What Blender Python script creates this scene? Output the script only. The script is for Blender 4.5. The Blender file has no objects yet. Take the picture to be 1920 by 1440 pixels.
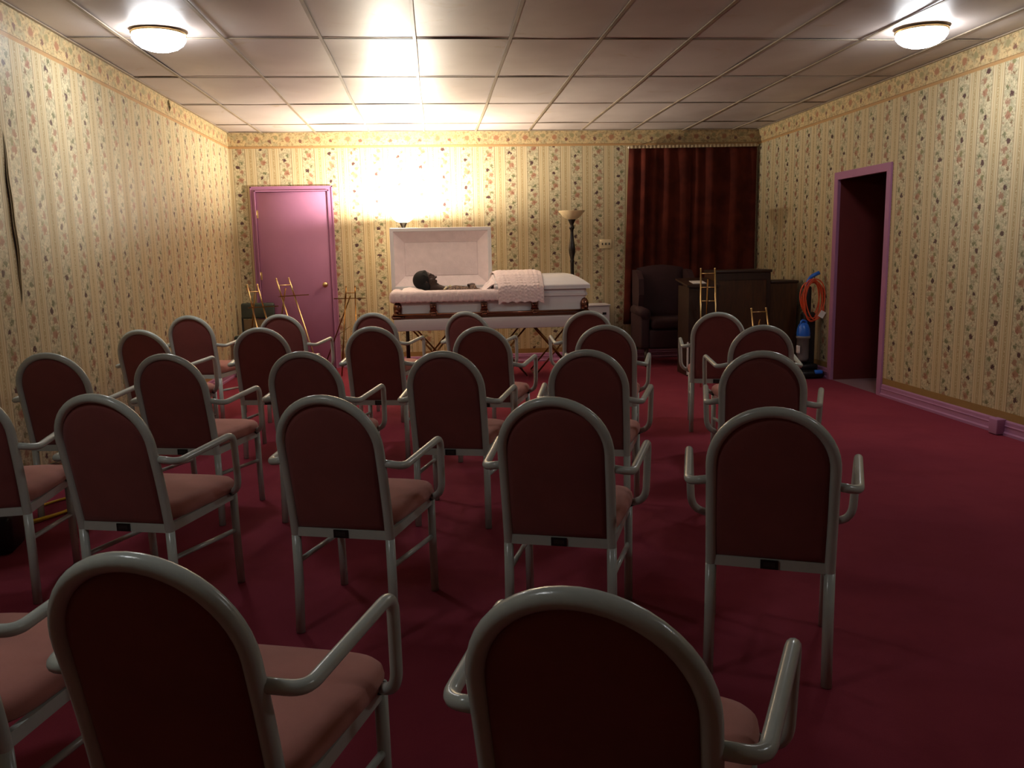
import bpy, bmesh, math, random
from mathutils import Vector, Matrix
random.seed(7)
sc = bpy.context.scene
COL = sc.collection
PI = math.pi

# ------------------------------------------------------------ camera
def make_camera():
    yaw, pitch, roll, h, F = 0.0896, 0.1579, -0.0200, 1.3297, 1566.7
    f = Vector((math.sin(yaw)*math.cos(pitch), math.cos(yaw)*math.cos(pitch), -math.sin(pitch)))
    r = Vector((math.cos(yaw), -math.sin(yaw), 0))
    u = r.cross(f)
    c, s = math.cos(roll), math.sin(roll)
    r2 = c*r + s*u
    u2 = -s*r + c*u
    cd = bpy.data.cameras.new('camera')
    cd.sensor_fit = 'HORIZONTAL'; cd.sensor_width = 36.0
    cd.lens = 36.0*F/1920.0
    cd.clip_start = 0.02; cd.clip_end = 100
    o = bpy.data.objects.new('camera', cd); COL.objects.link(o)
    m = Matrix((r2, u2, -f)).transposed().to_4x4()
    m.translation = (0, 0, h)
    o.matrix_world = m
    sc.camera = o
make_camera()

# ------------------------------------------------------------ world + exposure
w = bpy.data.worlds.new('world'); sc.world = w
w.use_nodes = True
w.node_tree.nodes['Background'].inputs[0].default_value = (0.02, 0.018, 0.016, 1)
w.node_tree.nodes['Background'].inputs[1].default_value = 0.1
sc.view_settings.view_transform = 'Standard'
sc.view_settings.look = 'None'
sc.view_settings.gamma = 1.0
sc.view_settings.use_curve_mapping = False
sc.view_settings.exposure = 0.0
CEIL_POWER = 55.0       # emission strength of the front pair of ceiling bowls
REAR_POWER = 30.0       # the weaker pair overhead
TORCH_WATT = 310.0       # bulb of the lit torchiere
TORCH_GLASS = 34.0

# ------------------------------------------------------------ mesh helpers
class MB:
    def __init__(s): s.v = []; s.f = []; s.sm = []
    def add(s, vs, fs, smooth=False):
        o = len(s.v); s.v += [tuple(p) for p in vs]
        s.f += [tuple(i+o for i in f) for f in fs]; s.sm += [smooth]*len(fs)
        return s
    def box(s, lo, hi, M=None):
        x0,y0,z0 = lo; x1,y1,z1 = hi
        vs = [Vector(p) for p in ((x0,y0,z0),(x1,y0,z0),(x1,y1,z0),(x0,y1,z0),(x0,y0,z1),(x1,y0,z1),(x1,y1,z1),(x0,y1,z1))]
        if M is not None: vs = [M @ p for p in vs]
        return s.add(vs, [(0,3,2,1),(4,5,6,7),(0,1,5,4),(1,2,6,5),(2,3,7,6),(3,0,4,7)])
    def rbox(s, lo, hi, r=0.01, seg=3, M=None):
        """box with rounded edges"""
        bm = bmesh.new()
        bmesh.ops.create_cube(bm, size=1)
        c = [(a+b)/2 for a, b in zip(lo, hi)]; d = [b-a for a, b in zip(lo, hi)]
        for v in bm.verts: v.co = Vector((c[0]+v.co.x*d[0], c[1]+v.co.y*d[1], c[2]+v.co.z*d[2]))
        bmesh.ops.bevel(bm, geom=bm.edges[:], offset=min(r, min(d)*.49), segments=seg, profile=.5, affect='EDGES')
        return s.bm(bm, M, True)
    def bm(s, bm, M=None, smooth=False):
        bm.verts.index_update()
        vs = [(M @ v.co) if M is not None else v.co.copy() for v in bm.verts]
        fs = [tuple(v.index for v in f.verts) for f in bm.faces]
        bm.free()
        return s.add(vs, fs, smooth)
    def tube(s, path, r, seg=12, caps=True, flat=1.0, closed=False):
        """round tube along a polyline; r a number or one per point"""
        P = [Vector(p) for p in path]; n = len(P)
        R = r if isinstance(r, (list, tuple)) else [r]*n
        T = []
        for i in range(n):
            if closed: t = P[(i+1) % n]-P[i-1]
            else: t = P[min(i+1, n-1)]-P[max(i-1, 0)]
            T.append(t.normalized())
        a = Vector((0, 0, 1)) if abs(T[0].z) < .9 else Vector((1, 0, 0))
        N = (a - T[0]*a.dot(T[0])).normalized()
        vs = []
        for i in range(n):
            N = (N - T[i]*N.dot(T[i])).normalized(); B = T[i].cross(N)
            for k in range(seg):
                q = 2*PI*k/seg
                vs.append(P[i] + (N*math.cos(q)*flat + B*math.sin(q))*R[i])
        fs = []
        m = n if closed else n-1
        for i in range(m):
            for k in range(seg):
                j = (i+1) % n
                fs.append((i*seg+k, i*seg+(k+1) % seg, j*seg+(k+1) % seg, j*seg+k))
        if caps and not closed:
            vs += [P[0], P[-1]]
            for k in range(seg):
                fs.append((n*seg, (k+1) % seg, k))
                fs.append((n*seg+1, (n-1)*seg+k, (n-1)*seg+(k+1) % seg))
        return s.add(vs, fs, True)
    def lathe(s, prof, c=(0,0,0), seg=32, M=None):
        vs = []; n = len(prof)
        for r, z in prof:
            for k in range(seg):
                q = 2*PI*k/seg
                p = Vector((c[0]+r*math.cos(q), c[1]+r*math.sin(q), c[2]+z))
                vs.append(M @ p if M is not None else p)
        fs = [(i*seg+k, i*seg+(k+1) % seg, (i+1)*seg+(k+1) % seg, (i+1)*seg+k) for i in range(n-1) for k in range(seg)]
        return s.add(vs, fs, True)
    def grid(s, fn, nu, nv, smooth=True):
        vs = [fn(i/nu, j/nv) for j in range(nv+1) for i in range(nu+1)]
        fs = [(j*(nu+1)+i, j*(nu+1)+i+1, (j+1)*(nu+1)+i+1, (j+1)*(nu+1)+i) for j in range(nv) for i in range(nu)]
        return s.add(vs, fs, smooth)
    def ball(s, c, r, sx=1, sy=1, sz=1, M=None, seg=16):
        bm = bmesh.new(); bmesh.ops.create_uvsphere(bm, u_segments=seg, v_segments=max(6, seg*2//3), radius=r)
        for v in bm.verts: v.co = Vector((v.co.x*sx, v.co.y*sy, v.co.z*sz))
        T = Matrix.Translation(c)
        return s.bm(bm, T @ M if M is not None else T, True)
    def prism(s, pts, axis, a, b):
        """closed 2D outline extruded along axis from a to b"""
        def p3(p, t):
            q = list(p); q.insert(axis, t); return tuple(q)
        n = len(pts); vs = [p3(p, a) for p in pts]+[p3(p, b) for p in pts]
        fs = [tuple(range(n))[::-1], tuple(range(n, 2*n))]+[(i, (i+1) % n, n+(i+1) % n, n+i) for i in range(n)]
        return s.add(vs, fs)
    def build(s, name, mat, parent=None, fix=True):
        me = bpy.data.meshes.new(name); me.from_pydata(s.v, [], s.f)
        me.polygons.foreach_set('use_smooth', s.sm)
        if fix:
            bm = bmesh.new(); bm.from_mesh(me); bmesh.ops.recalc_face_normals(bm, faces=bm.faces); bm.to_mesh(me); bm.free()
        me.materials.append(mat); me.update()
        o = bpy.data.objects.new(name, me); COL.objects.link(o)
        if parent is not None: o.parent = parent
        return o

def tag(o, label=None, cat=None, group=None, kind=None):
    if label: o['label'] = label
    if cat: o['category'] = cat
    if group: o['group'] = group
    if kind: o['kind'] = kind
    return o
def thing(name, label, cat, loc=(0,0,0), rz=0, group=None):
    o = bpy.data.objects.new(name, None); COL.objects.link(o)
    o.empty_display_size = .1
    o.location = loc; o.rotation_euler = (0, 0, rz)
    return tag(o, label, cat, group)
def struct(mb, name, mat, parent=None, fix=True):
    o = mb.build(name, mat, parent, fix)
    if parent is None: o['kind'] = 'structure'
    return o
KIDS = {}
def copy_tree(o, parent=None):
    c = o.copy(); COL.objects.link(c)
    if parent is not None: c.parent = parent
    for ch in [x for x in bpy.data.objects if x.parent is o]:
        copy_tree(ch, c)
    return c
def smooth_path(P, n=6, closed=False):
    """Catmull-Rom through the points"""
    P = [Vector(p) for p in P]; out = []
    m = len(P)
    for i in range(m-1):
        a, b, c, d = P[max(i-1, 0)], P[i], P[i+1], P[min(i+2, m-1)]
        for k in range(n):
            t = k/n
            out.append(.5*((2*b)+(c-a)*t+(2*a-5*b+4*c-d)*t*t+(3*b-a-3*c+d)*t**3))
    out.append(P[-1]); return out
def round_path(P, r, n=5):
    """polyline with rounded corners"""
    P = [Vector(p) for p in P]; out = [P[0]]
    rr = r if isinstance(r, (list, tuple)) else [r]*len(P)
    for i in range(1, len(P)-1):
        a = (P[i-1]-P[i]); b = (P[i+1]-P[i]); k = min(rr[i], a.length*.49, b.length*.49)
        A = P[i]+a.normalized()*k; B = P[i]+b.normalized()*k
        for j in range(n+1):
            t = j/n; out.append(A*(1-t)**2+P[i]*2*t*(1-t)+B*t*t)
    out.append(P[-1]); return out

# ------------------------------------------------------------ material helpers
def srgb(r, g, b):
    f = lambda c: (c/255)/12.92 if c/255 <= .04045 else ((c/255+.055)/1.055)**2.4
    return (f(r), f(g), f(b), 1)
def new_mat(name):
    m = bpy.data.materials.new(name); m.use_nodes = True
    nt = m.node_tree; b = nt.nodes['Principled BSDF']
    return m, nt, b
def noise(nt, scale, detail=2, rough=.5, vec=None, dist=0):
    n = nt.nodes.new('ShaderNodeTexNoise'); n.inputs['Scale'].default_value = scale
    n.inputs['Detail'].default_value = detail; n.inputs['Roughness'].default_value = rough
    n.inputs['Distortion'].default_value = dist
    if vec is None:
        tc = nt.nodes.new('ShaderNodeTexCoord'); vec = tc.outputs['Object']
    nt.links.new(vec, n.inputs['Vector']); return n.outputs['Fac']
def ramp(nt, fac, stops):
    r = nt.nodes.new('ShaderNodeValToRGB'); e = r.color_ramp.elements
    e[0].position, e[0].color = stops[0][0], stops[0][1]
    e[1].position, e[1].color = stops[-1][0], stops[-1][1]
    for p, c in stops[1:-1]:
        x = e.new(p); x.color = c
    nt.links.new(fac, r.inputs[0]); return r.outputs[0]
def bump(nt, b, h, dist=.002, strength=1.0):
    n = nt.nodes.new('ShaderNodeBump'); n.inputs['Distance'].default_value = dist
    n.inputs['Strength'].default_value = strength
    nt.links.new(h, n.inputs['Height']); nt.links.new(n.outputs[0], b.inputs['Normal'])
def simple(name, col, rough=.5, metal=0, var=.06, vscale=8, bscale=None, bdist=.001, spec=.5, coat=0, sheen=0):
    """plain material with a slight procedural mottling and optional bump"""
    m, nt, b = new_mat(name)
    c = Vector(col[:3]); lo = tuple(c*(1-var))+(1,); hi = tuple(c*(1+var))+(1,)
    nt.links.new(ramp(nt, noise(nt, vscale, 3), [(.3, lo), (.7, hi)]), b.inputs['Base Color'])
    b.inputs['Roughness'].default_value = rough; b.inputs['Metallic'].default_value = metal
    b.inputs['Specular IOR Level'].default_value = spec
    b.inputs['Coat Weight'].default_value = coat
    b.inputs['Sheen Weight'].default_value = sheen
    if bscale: bump(nt, b, noise(nt, bscale, 3), bdist)
    return m
class X:
    """tiny expression wrapper over shader math nodes"""
    def __init__(s, nt, o): s.nt = nt; s.o = o
    def _m(s, op, *a, clamp=False):
        n = s.nt.nodes.new('ShaderNodeMath'); n.operation = op; n.use_clamp = clamp
        for i, v in enumerate((s,)+a):
            if isinstance(v, X): s.nt.links.new(v.o, n.inputs[i])
            else: n.inputs[i].default_value = v
        return X(s.nt, n.outputs[0])
    def __add__(s, v): return s._m('ADD', v)
    def __sub__(s, v): return s._m('SUBTRACT', v)
    def __mul__(s, v): return s._m('MULTIPLY', v)
    def __truediv__(s, v): return s._m('DIVIDE', v)
    def lt(s, v): return s._m('LESS_THAN', v)
    def gt(s, v): return s._m('GREATER_THAN', v)
    def mod(s, v): return s._m('FLOORED_MODULO', v)
    def floor(s): return s._m('FLOOR')
    def abs(s): return s._m('ABSOLUTE')
    def sqrt(s): return s._m('SQRT')
    def maxi(s, v): return s._m('MAXIMUM', v)
    def mini(s, v): return s._m('MINIMUM', v)
    def band(s, a, b): return s.gt(a)*s.lt(b)
    def step(s, a, b):
        n = s.nt.nodes.new('ShaderNodeMapRange'); n.interpolation_type = 'SMOOTHSTEP'
        s.nt.links.new(s.o, n.inputs['Value'])
        n.inputs['From Min'].default_value = a; n.inputs['From Max'].default_value = b
        return X(s.nt, n.outputs[0])
def mixc(nt, fac, a, b):
    n = nt.nodes.new('ShaderNodeMix'); n.data_type = 'RGBA'; n.clamp_factor = True
    nt.links.new(fac.o if isinstance(fac, X) else fac, n.inputs[0])
    for i, v in ((6, a), (7, b)):
        if isinstance(v, tuple): n.inputs[i].default_value = v
        else: nt.links.new(v, n.inputs[i])
    return n.outputs[2]

def wallpaper(name, axis, phase, border_z):
    """striped floral wallpaper: axis = 0 for walls running in x, 1 for walls running in y"""
    m, nt, b = new_mat(name)
    tc = nt.nodes.new('ShaderNodeTexCoord'); sp = nt.nodes.new('ShaderNodeSeparateXYZ')
    nt.links.new(tc.outputs['Object'], sp.inputs[0])
    u = X(nt, sp.outputs[axis]) - phase; z = X(nt, sp.outputs[2])
    P = .258; FW = .14
    cmb = nt.nodes.new('ShaderNodeCombineXYZ'); nt.links.new(u.o, cmb.inputs[0]); nt.links.new(z.o, cmb.inputs[1])
    uv = cmb.outputs[0]
    n1 = X(nt, noise(nt, 34, 3, .6, uv)); n2 = X(nt, noise(nt, 55, 3, .6, uv, .6))
    n3 = X(nt, noise(nt, 16, 2, .5, uv)); n4 = X(nt, noise(nt, 90, 2, .6, uv))
    idx = (u/P).floor(); s = u.mod(P)
    inb = z.gt(border_z)                                   # the horizontal border under the ceiling
    floral = s.lt(FW)
    # --- plain stripe: cream with darker twin centre lines
    p0 = srgb(200, 184, 148); p1 = srgb(180, 163, 124); pl = srgb(134, 108, 70)
    sc_ = (s - (FW+(P-FW)/2)).abs()
    plain = mixc(nt, sc_.step(.004, .012)*sc_.lt(.022), p0, p1)
    plain = mixc(nt, sc_.lt(.009)*n4.step(.35, .6), plain, srgb(160, 134, 90))
    plain = mixc(nt, (sc_-.036).abs().lt(.003), plain, srgb(176, 150, 102))
    # --- floral ground
    def flowers(s_, z_, idx_):
        g = mixc(nt, n3.step(.35, .7), srgb(196, 183, 148), srgb(168, 160, 130))
        g = mixc(nt, n1.step(.51, .61)*.65, g, srgb(146, 138, 106))         # olive leaves
        g = mixc(nt, n2.step(.57, .66)*.7, g, srgb(126, 112, 84))
        g = mixc(nt, n2.step(.44, .38)*.7, g, srgb(214, 202, 166))
        g = mixc(nt, n1.step(.40, .34)*.7, g, srgb(150, 120, 92))
        R = .31
        sh = idx_*.118
        zz = (z_+sh).mod(R)
        def spot(cx, cz, r, col, gg, k=.075):
            dx = (s_-cx)+(n1-.5)*k*1.1; dz = (zz-cz)+(n2-.5)*k*1.1
            d = (dx*dx+dz*dz).sqrt()
            return mixc(nt, d.step(r, r*.62), gg, col)
        g = spot(.078, .075, .036, srgb(160, 120, 94), g)              # rust rose
        g = spot(.086, .072, .016, srgb(142, 96, 74), g)
        g = spot(.052, .110, .022, srgb(128, 124, 84), g)
        g = spot(.055, .215, .024, srgb(76, 50, 48), g, .06)          # dark plum flower
        g = spot(.090, .160, .028, srgb(152, 116, 92), g)
        g = spot(.095, .265, .022, srgb(112, 112, 80), g)
        g = spot(.040, .030, .018, srgb(126, 100, 72), g)
        return g
    fl = flowers(s, z, idx)
    col = mixc(nt, floral, plain, fl)
    edge = (s.lt(.005)).maxi((s-FW).abs().lt(.0045))
    col = mixc(nt, edge*.75, col, pl)
    # --- border
    ub = u.mod(.34); zb = (z-border_z)
    g = mixc(nt, n3.step(.35, .7), srgb(204, 178, 130), srgb(170, 156, 118))
    g = mixc(nt, n1.step(.52, .62)*.8, g, srgb(140, 122, 82))
    g = mixc(nt, n2.step(.55, .64)*.7, g, srgb(146, 108, 76))
    def bspot(cx, cz, r, c2, gg):
        dx = (ub-cx)+(n1-.5)*.05; dz = (zb-cz)+(n2-.5)*.05
        return mixc(nt, (dx*dx+dz*dz).sqrt().step(r, r*.6), gg, c2)
    g = bspot(.08, .10, .036, srgb(164, 116, 84), g); g = bspot(.22, .08, .024, srgb(120, 84, 68), g)
    g = bspot(.29, .12, .03, srgb(150, 140, 100), g)
    g = mixc(nt, (zb-.012).abs().lt(.010), g, srgb(176, 136, 88))
    g = mixc(nt, (zb-.026).abs().lt(.003), g, srgb(140, 106, 66))
    col = mixc(nt, inb, col, g)
    # dull band right above the baseboard
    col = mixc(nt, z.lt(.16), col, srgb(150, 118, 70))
    nt.links.new(col, b.inputs['Base Color'])
    # floral stripes are satin, the plain ones duller
    rr = floral*(-.10)+.56
    nt.links.new(rr.o, b.inputs['Roughness'])
    b.inputs['Specular IOR Level'].default_value = .35
    h = (n1*.4+n4*.3)*floral + edge*.5 + X(nt, noise(nt, 3.0, 2, .5, uv))*2.0
    bump(nt, b, h.o, .0012, .8)
    return m

# ------------------------------------------------------------ materials
M = {}
M['frame'] = simple('grey_enamel', srgb(180, 188, 180), .21, 0, .04, 14, 220, .0002)
M['fabric'] = simple('dusty_rose_fabric', srgb(178, 118, 106), .92, 0, .10, 9, 900, .0006, sheen=.15)
M['back_vinyl'] = simple('maroon_backing', srgb(126, 66, 62), .85, 0, .10, 7, 900, .0005, sheen=.1)
M['black'] = simple('black_plastic', srgb(24, 22, 22), .4)
M['foil'] = simple('silver_print', srgb(64, 62, 60), .35, .5, .25, 300)
M['mauve'] = simple('mauve_paint', srgb(166, 112, 146), .55, 0, .05, 3, 40, .0004, spec=.35)
M['white_metal'] = simple('white_casket_enamel', srgb(230, 230, 232), .22, 0, .02, 4, coat=.3)
M['bronze'] = simple('rose_bronze', srgb(132, 94, 80), .2, 1, .12, 40)
M['brass'] = simple('brass', srgb(222, 194, 140), .28, 1, .08, 40)
M['aged_brass'] = simple('aged_brass', srgb(130, 92, 48), .32, 1, .15, 40)
M['lining'] = simple('pink_crepe_lining', srgb(246, 232, 232), .8, 0, .05, 12, 60, .003, sheen=.3)
M['tuft'] = simple('pink_tufted_throw', srgb(246, 228, 226), .88, 0, .06, 30, 120, .004, sheen=.3)
M['pillow'] = simple('pink_satin_pillow', srgb(248, 234, 230), .6, 0, .04, 10, 25, .003, sheen=.2)
M['skin'] = simple('dark_brown_skin', srgb(56, 37, 30), .55, 0, .12, 30)
M['hair'] = simple('black_hair', srgb(9, 10, 12), .85, 0, .2, 60, 160, .003)
M['lace'] = simple('pale_lace', srgb(206, 196, 160), .8, 0, .25, 120, 200, .002)
M['white_board'] = simple('white_laminate', srgb(206, 200, 202), .5, 0, .03, 5)
M['dark_wood_lamp'] = simple('dark_bronze_lamp', srgb(38, 30, 26), .3, .3, .2, 40)
M['alabaster'] = simple('amber_alabaster_glass', srgb(222, 202, 158), .35, 0, .12, 14)
M['ivory'] = simple('ivory_plastic', srgb(216, 200, 160), .4)
M['maroon_uph'] = simple('maroon_upholstery', srgb(50, 20, 24), .8, 0, .14, 12, 300, .001)
M['green_vinyl'] = simple('dark_green_vinyl', srgb(56, 66, 60), .35, 0, .10, 10)
M['tan'] = simple('tan_canvas', srgb(120, 96, 66), .8)
M['blue_plastic'] = simple('blue_plastic', srgb(40, 104, 204), .3)
M['orange_cord'] = simple('orange_cord', srgb(218, 84, 44), .5)
M['yellow_cord'] = simple('yellow_cord', srgb(222, 178, 40), .5)
M['paper'] = simple('white_paper', srgb(226, 220, 214), .7)
M['clear_bin'] = simple('grey_translucent_plastic', srgb(118, 112, 108), .3)
M['dark_red'] = simple('dark_red_paint', srgb(104, 30, 28), .7, 0, .1, 3)
M['hall_wall'] = simple('painted_hall_shade', srgb(26, 18, 18), .9)  # near-black colour stands in for the shade deep in the passage
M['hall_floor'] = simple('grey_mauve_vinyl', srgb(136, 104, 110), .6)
M['rod'] = simple('curtain_rod_white', srgb(210, 200, 180), .4)
M['lace_trim'] = simple('cream_fringe', srgb(170, 150, 118), .85, 0, .15, 60, 120, .002)

def wood_mat(name, c0, c1, rough=.45):
    m, nt, b = new_mat(name)
    tc = nt.nodes.new('ShaderNodeTexCoord'); mp = nt.nodes.new('ShaderNodeMapping')
    mp.inputs['Scale'].default_value = (9, 9, 1.2); nt.links.new(tc.outputs['Object'], mp.inputs[0])
    n = noise(nt, 3, 5, .6, mp.outputs[0], 1.5)
    nt.links.new(ramp(nt, n, [(.3, c0), (.7, c1)]), b.inputs['Base Color'])
    b.inputs['Roughness'].default_value = rough
    bump(nt, b, n, .0006); return m
M['walnut'] = wood_mat('walnut_veneer', srgb(58, 34, 16), srgb(84, 50, 22))
M['dark_walnut'] = wood_mat('dark_walnut', srgb(38, 21, 12), srgb(56, 32, 17))
M['door_wood'] = M['mauve']

def carpet_mat():
    m, nt, b = new_mat('burgundy_carpet')
    big = X(nt, noise(nt, 1.1, 3, .55)); mid = X(nt, noise(nt, 5, 4, .6)); fine = X(nt, noise(nt, 420, 2, .6))
    c = mixc(nt, big.step(.35, .65), srgb(122, 45, 60), srgb(134, 51, 65))
    c = mixc(nt, mid.step(.45, .7)*.4, c, srgb(116, 38, 52))
    c = mixc(nt, fine.step(.3, .7)*.35, c, srgb(98, 32, 44))
    nt.links.new(c, b.inputs['Base Color']); b.inputs['Roughness'].default_value = .95
    b.inputs['Specular IOR Level'].default_value = .1
    b.inputs['Sheen Weight'].default_value = .25; b.inputs['Sheen Tint'].default_value = srgb(200, 90, 110)
    bump(nt, b, (fine*.5+mid).o, .004, .7); return m
M['carpet'] = carpet_mat()
def tile_mat():
    m, nt, b = new_mat('ceiling_tile')
    a = X(nt, noise(nt, 1.3, 3)); f = X(nt, noise(nt, 180, 3, .7)); st = X(nt, noise(nt, 2.6, 4, .6, None, 1.5))
    c = mixc(nt, a.step(.35, .7), srgb(196, 184, 178), srgb(180, 166, 160))
    c = mixc(nt, st.step(.62, .74)*.4, c, srgb(168, 140, 98))
    c = mixc(nt, f.step(.55, .7)*.25, c, srgb(150, 138, 132))
    nt.links.new(c, b.inputs['Base Color']); b.inputs['Roughness'].default_value = .46
    bump(nt, b, f.o, .0006, .8); return m
M['tile'] = tile_mat()
M['tbar'] = simple('ceiling_grid_paint', srgb(150, 134, 114), .5, 0, .2, 3)
M['void'] = simple('plenum_dark', srgb(50, 44, 40), .9)
def velvet():
    m, nt, b = new_mat('maroon_velvet')
    n = X(nt, noise(nt, 6, 3))
    nt.links.new(mixc(nt, n.step(.3, .7), srgb(64, 26, 20), srgb(86, 36, 26)), b.inputs['Base Color'])
    b.inputs['Roughness'].default_value = .9; b.inputs['Sheen Weight'].default_value = .25
    b.inputs['Sheen Tint'].default_value = srgb(150, 80, 60); b.inputs['Specular IOR Level'].default_value = .1
    return m
M['velvet'] = velvet()
def dress_mat():
    m, nt, b = new_mat('brown_print_dress')
    v = X(nt, noise(nt, 70, 3, .7, None, 1)); 
    nt.links.new(mixc(nt, v.step(.48, .56), srgb(50, 32, 28), srgb(142, 112, 88)), b.inputs['Base Color'])
    b.inputs['Roughness'].default_value = .7; return m
M['dress'] = dress_mat()
def glow(name, col, strength):
    m, nt, b = new_mat(name)
    n = X(nt, noise(nt, 18, 2))
    nt.links.new(mixc(nt, n.step(.2, .8), tuple(c*.94 for c in col[:3])+(1,), col), b.inputs['Emission Color'])
    b.inputs['Base Color'].default_value = (.8, .78, .74, 1); b.inputs['Emission Strength'].default_value = strength
    b.inputs['Roughness'].default_value = .3; return m
M['bowl_glow'] = glow('lit_frosted_glass', (.95, .975, 1, 1), CEIL_POWER)
M['bowl_dim'] = glow('dimmer_frosted_glass', (.95, .975, 1, 1), REAR_POWER)
M['torch_glow'] = glow('lit_alabaster_glass', (1, .80, .52, 1), TORCH_GLASS)

# ------------------------------------------------------------ room shell
XL, XR, YB, YF, H, T = -2.27, 3.91, 10.0, -3.2, 2.71, .12
BZ = 2.53
struct(MB().box((XL-T, YF-T, -.1), (XR, YB+T, 0)), 'floor', M['carpet'])
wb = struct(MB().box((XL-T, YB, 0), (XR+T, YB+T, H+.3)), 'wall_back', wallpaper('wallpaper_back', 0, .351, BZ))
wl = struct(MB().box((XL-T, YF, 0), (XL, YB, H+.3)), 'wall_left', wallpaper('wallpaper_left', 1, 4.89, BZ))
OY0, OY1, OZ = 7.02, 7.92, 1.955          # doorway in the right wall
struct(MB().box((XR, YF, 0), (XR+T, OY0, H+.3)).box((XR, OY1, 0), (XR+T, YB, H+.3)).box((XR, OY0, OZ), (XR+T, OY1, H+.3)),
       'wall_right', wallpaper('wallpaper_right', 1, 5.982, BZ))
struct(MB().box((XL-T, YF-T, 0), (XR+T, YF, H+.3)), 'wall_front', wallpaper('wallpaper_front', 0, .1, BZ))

# lifted wallpaper seam on the left wall and a split in its border
def tear(y, z0, z1, wd, name):
    n = 24; vs = []; fs = []
    for k in range(n+1):
        t = k/n; z = z0+(z1-z0)*t; q = math.sin(PI*t)**.7
        yy = y+.010*math.sin(t*7)+.004*math.sin(t*23)
        w_ = wd*q*(.7+.3*math.sin(t*19+1))
        vs += [(XL+.0006, yy, z), (XL+.0012, yy-w_, z)]
    fs = [(2*k, 2*k+1, 2*k+3, 2*k+2) for k in range(n)]
    MB().add(vs, fs).build(name, M['void'], wl, False)
    vs = []
    for k in range(n+1):
        t = k/n; z = z0+(z1-z0)*t; q = math.sin(PI*t)**.7
        yy = y+.010*math.sin(t*7)+.004*math.sin(t*23)
        for c in range(5):
            a = c/4; vs.append((XL+.0008+.016*q*a*a, yy+.014*(1-a)*q, z))
    fs = [(5*k+c, 5*k+c+1, 5*k+6+c, 5*k+5+c) for k in range(n) for c in range(4)]
    MB().add(vs, fs, True).build('lifted_edge', wl.data.materials[0], wl, False)
tear(4.852, 1.08, 2.02, .018, 'torn_seam'); tear(7.87, 2.60, 2.70, .02, 'border_split')

# ceiling: sagging lay-in tiles on a main-bar grid
GX, GY, TW, TL = -.068, 5.778-1.22*8, .61, 1.22
def sag_bar(i, y):                          # the long bars wander a little
    return .009*math.sin(i*2.3+y*.8)+.003*math.sin(y*2.3+i)
def ceiling():
    mb = MB(); bars = MB(); cross = MB()
    i0 = math.floor((XL-GX)/TW); i1 = math.ceil((XR-GX)/TW)
    rnd = random.Random(3)
    j1 = math.ceil((YB-GY)/TL)
    for i in range(i0, i1):
        for j in range(-1, j1):
            x0 = max(GX+i*TW, XL); x1 = min(GX+(i+1)*TW, XR)
            y0 = max(GY+j*TL, YF); y1 = min(GY+(j+1)*TL, YB)
            if x1-x0 < .02 or y1-y0 < .02: continue
            s = rnd.uniform(.002, .014); tx = rnd.uniform(-.004, .004); ty = rnd.uniform(-.004, .004)
            def fn(a, b_, x0=x0, x1=x1, y0=y0, y1=y1, s=s, tx=tx, ty=ty):
                return Vector((x0+(x1-x0)*a, y0+(y1-y0)*b_, H+.006-s*math.sin(PI*a)*math.sin(PI*b_)+tx*(2*a-1)*math.sin(PI*b_)+ty*(2*b_-1)*math.sin(PI*a)))
            mb.grid(fn, 8, 12)
    c = struct(mb, 'ceiling', M['tile'], None, False)
    for i in range(i0+1, i1):
        x = GX+i*TW
        n = 60
        vs = []
        for k in range(n+1):
            y = YF+(YB-YF)*k/n; d = sag_bar(i, y); zz = H-.004+.004*math.sin(i*1.7+y*.9)
            for dx, dz in ((-.0105, 0), (.0105, 0), (.0105, -.006), (-.0105, -.006)):
                vs.append((x+d+dx, y, zz+dz))
        fs = []
        for k in range(n):
            for q in range(4): fs.append((k*4+q, k*4+(q+1) % 4, (k+1)*4+(q+1) % 4, (k+1)*4+q))
        bars.add(vs, fs)
    for j in range(-1, j1):
        y = GY+j*TL
        if YF < y < YB: cross.box((XL, y-.006, H-.002), (XR, y+.006, H+.003))
    # wall angle
    for a in ((XL, YF, XL+.02, YB), (XR-.02, YF, XR, YB), (XL, YB-.015, XR, YB)):
        cross.box((a[0], a[1], H-.006), (a[2], a[3], H+.002))
    bars.build('ceiling_bars', M['tbar'], c); cross.build('ceiling_cross_bars', M['tbar'], c)
    struct(MB().box((XL-T, YF-T, H+.3), (XR+T, YB+T, H+.36)), 'trim_1', M['void'])
ceiling()

# baseboards
def base_prof(h=.105):
    return [(0, 0), (.022, 0), (.022, .018), (.014, .028), (.012, .06), (.016, .066), (.012, .074), (.010, .095), (.004, h), (0, h)]
struct(MB().prism([(XR-d, z) for d, z in base_prof()], 1, YF, OY0-.062), 'baseboard_right', M['mauve'])
struct(MB().prism([(XR-d, z) for d, z in base_prof()], 1, OY1+.062, YB-.024), 'baseboard_right_far', M['mauve'])
struct(MB().prism([(XL+d, z) for d, z in base_prof()], 1, YF, YB-.024), 'baseboard_left', M['mauve'])
struct(MB().prism([(YB-d, z) for d, z in base_prof()], 0, -1.10, XR), 'baseboard_back', M['mauve'])
struct(MB().prism([(YB-d, z) for d, z in base_prof()], 0, XL, -2.07), 'baseboard_back_corner', M['mauve'])
tag(MB().rbox((XR-.07, 5.33, .004), (XR-.001, 5.42, .112), .006).build('outlet_box', M['mauve']),
    'small mauve painted box fixed on the baseboard of the right wall', 'outlet box')

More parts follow.
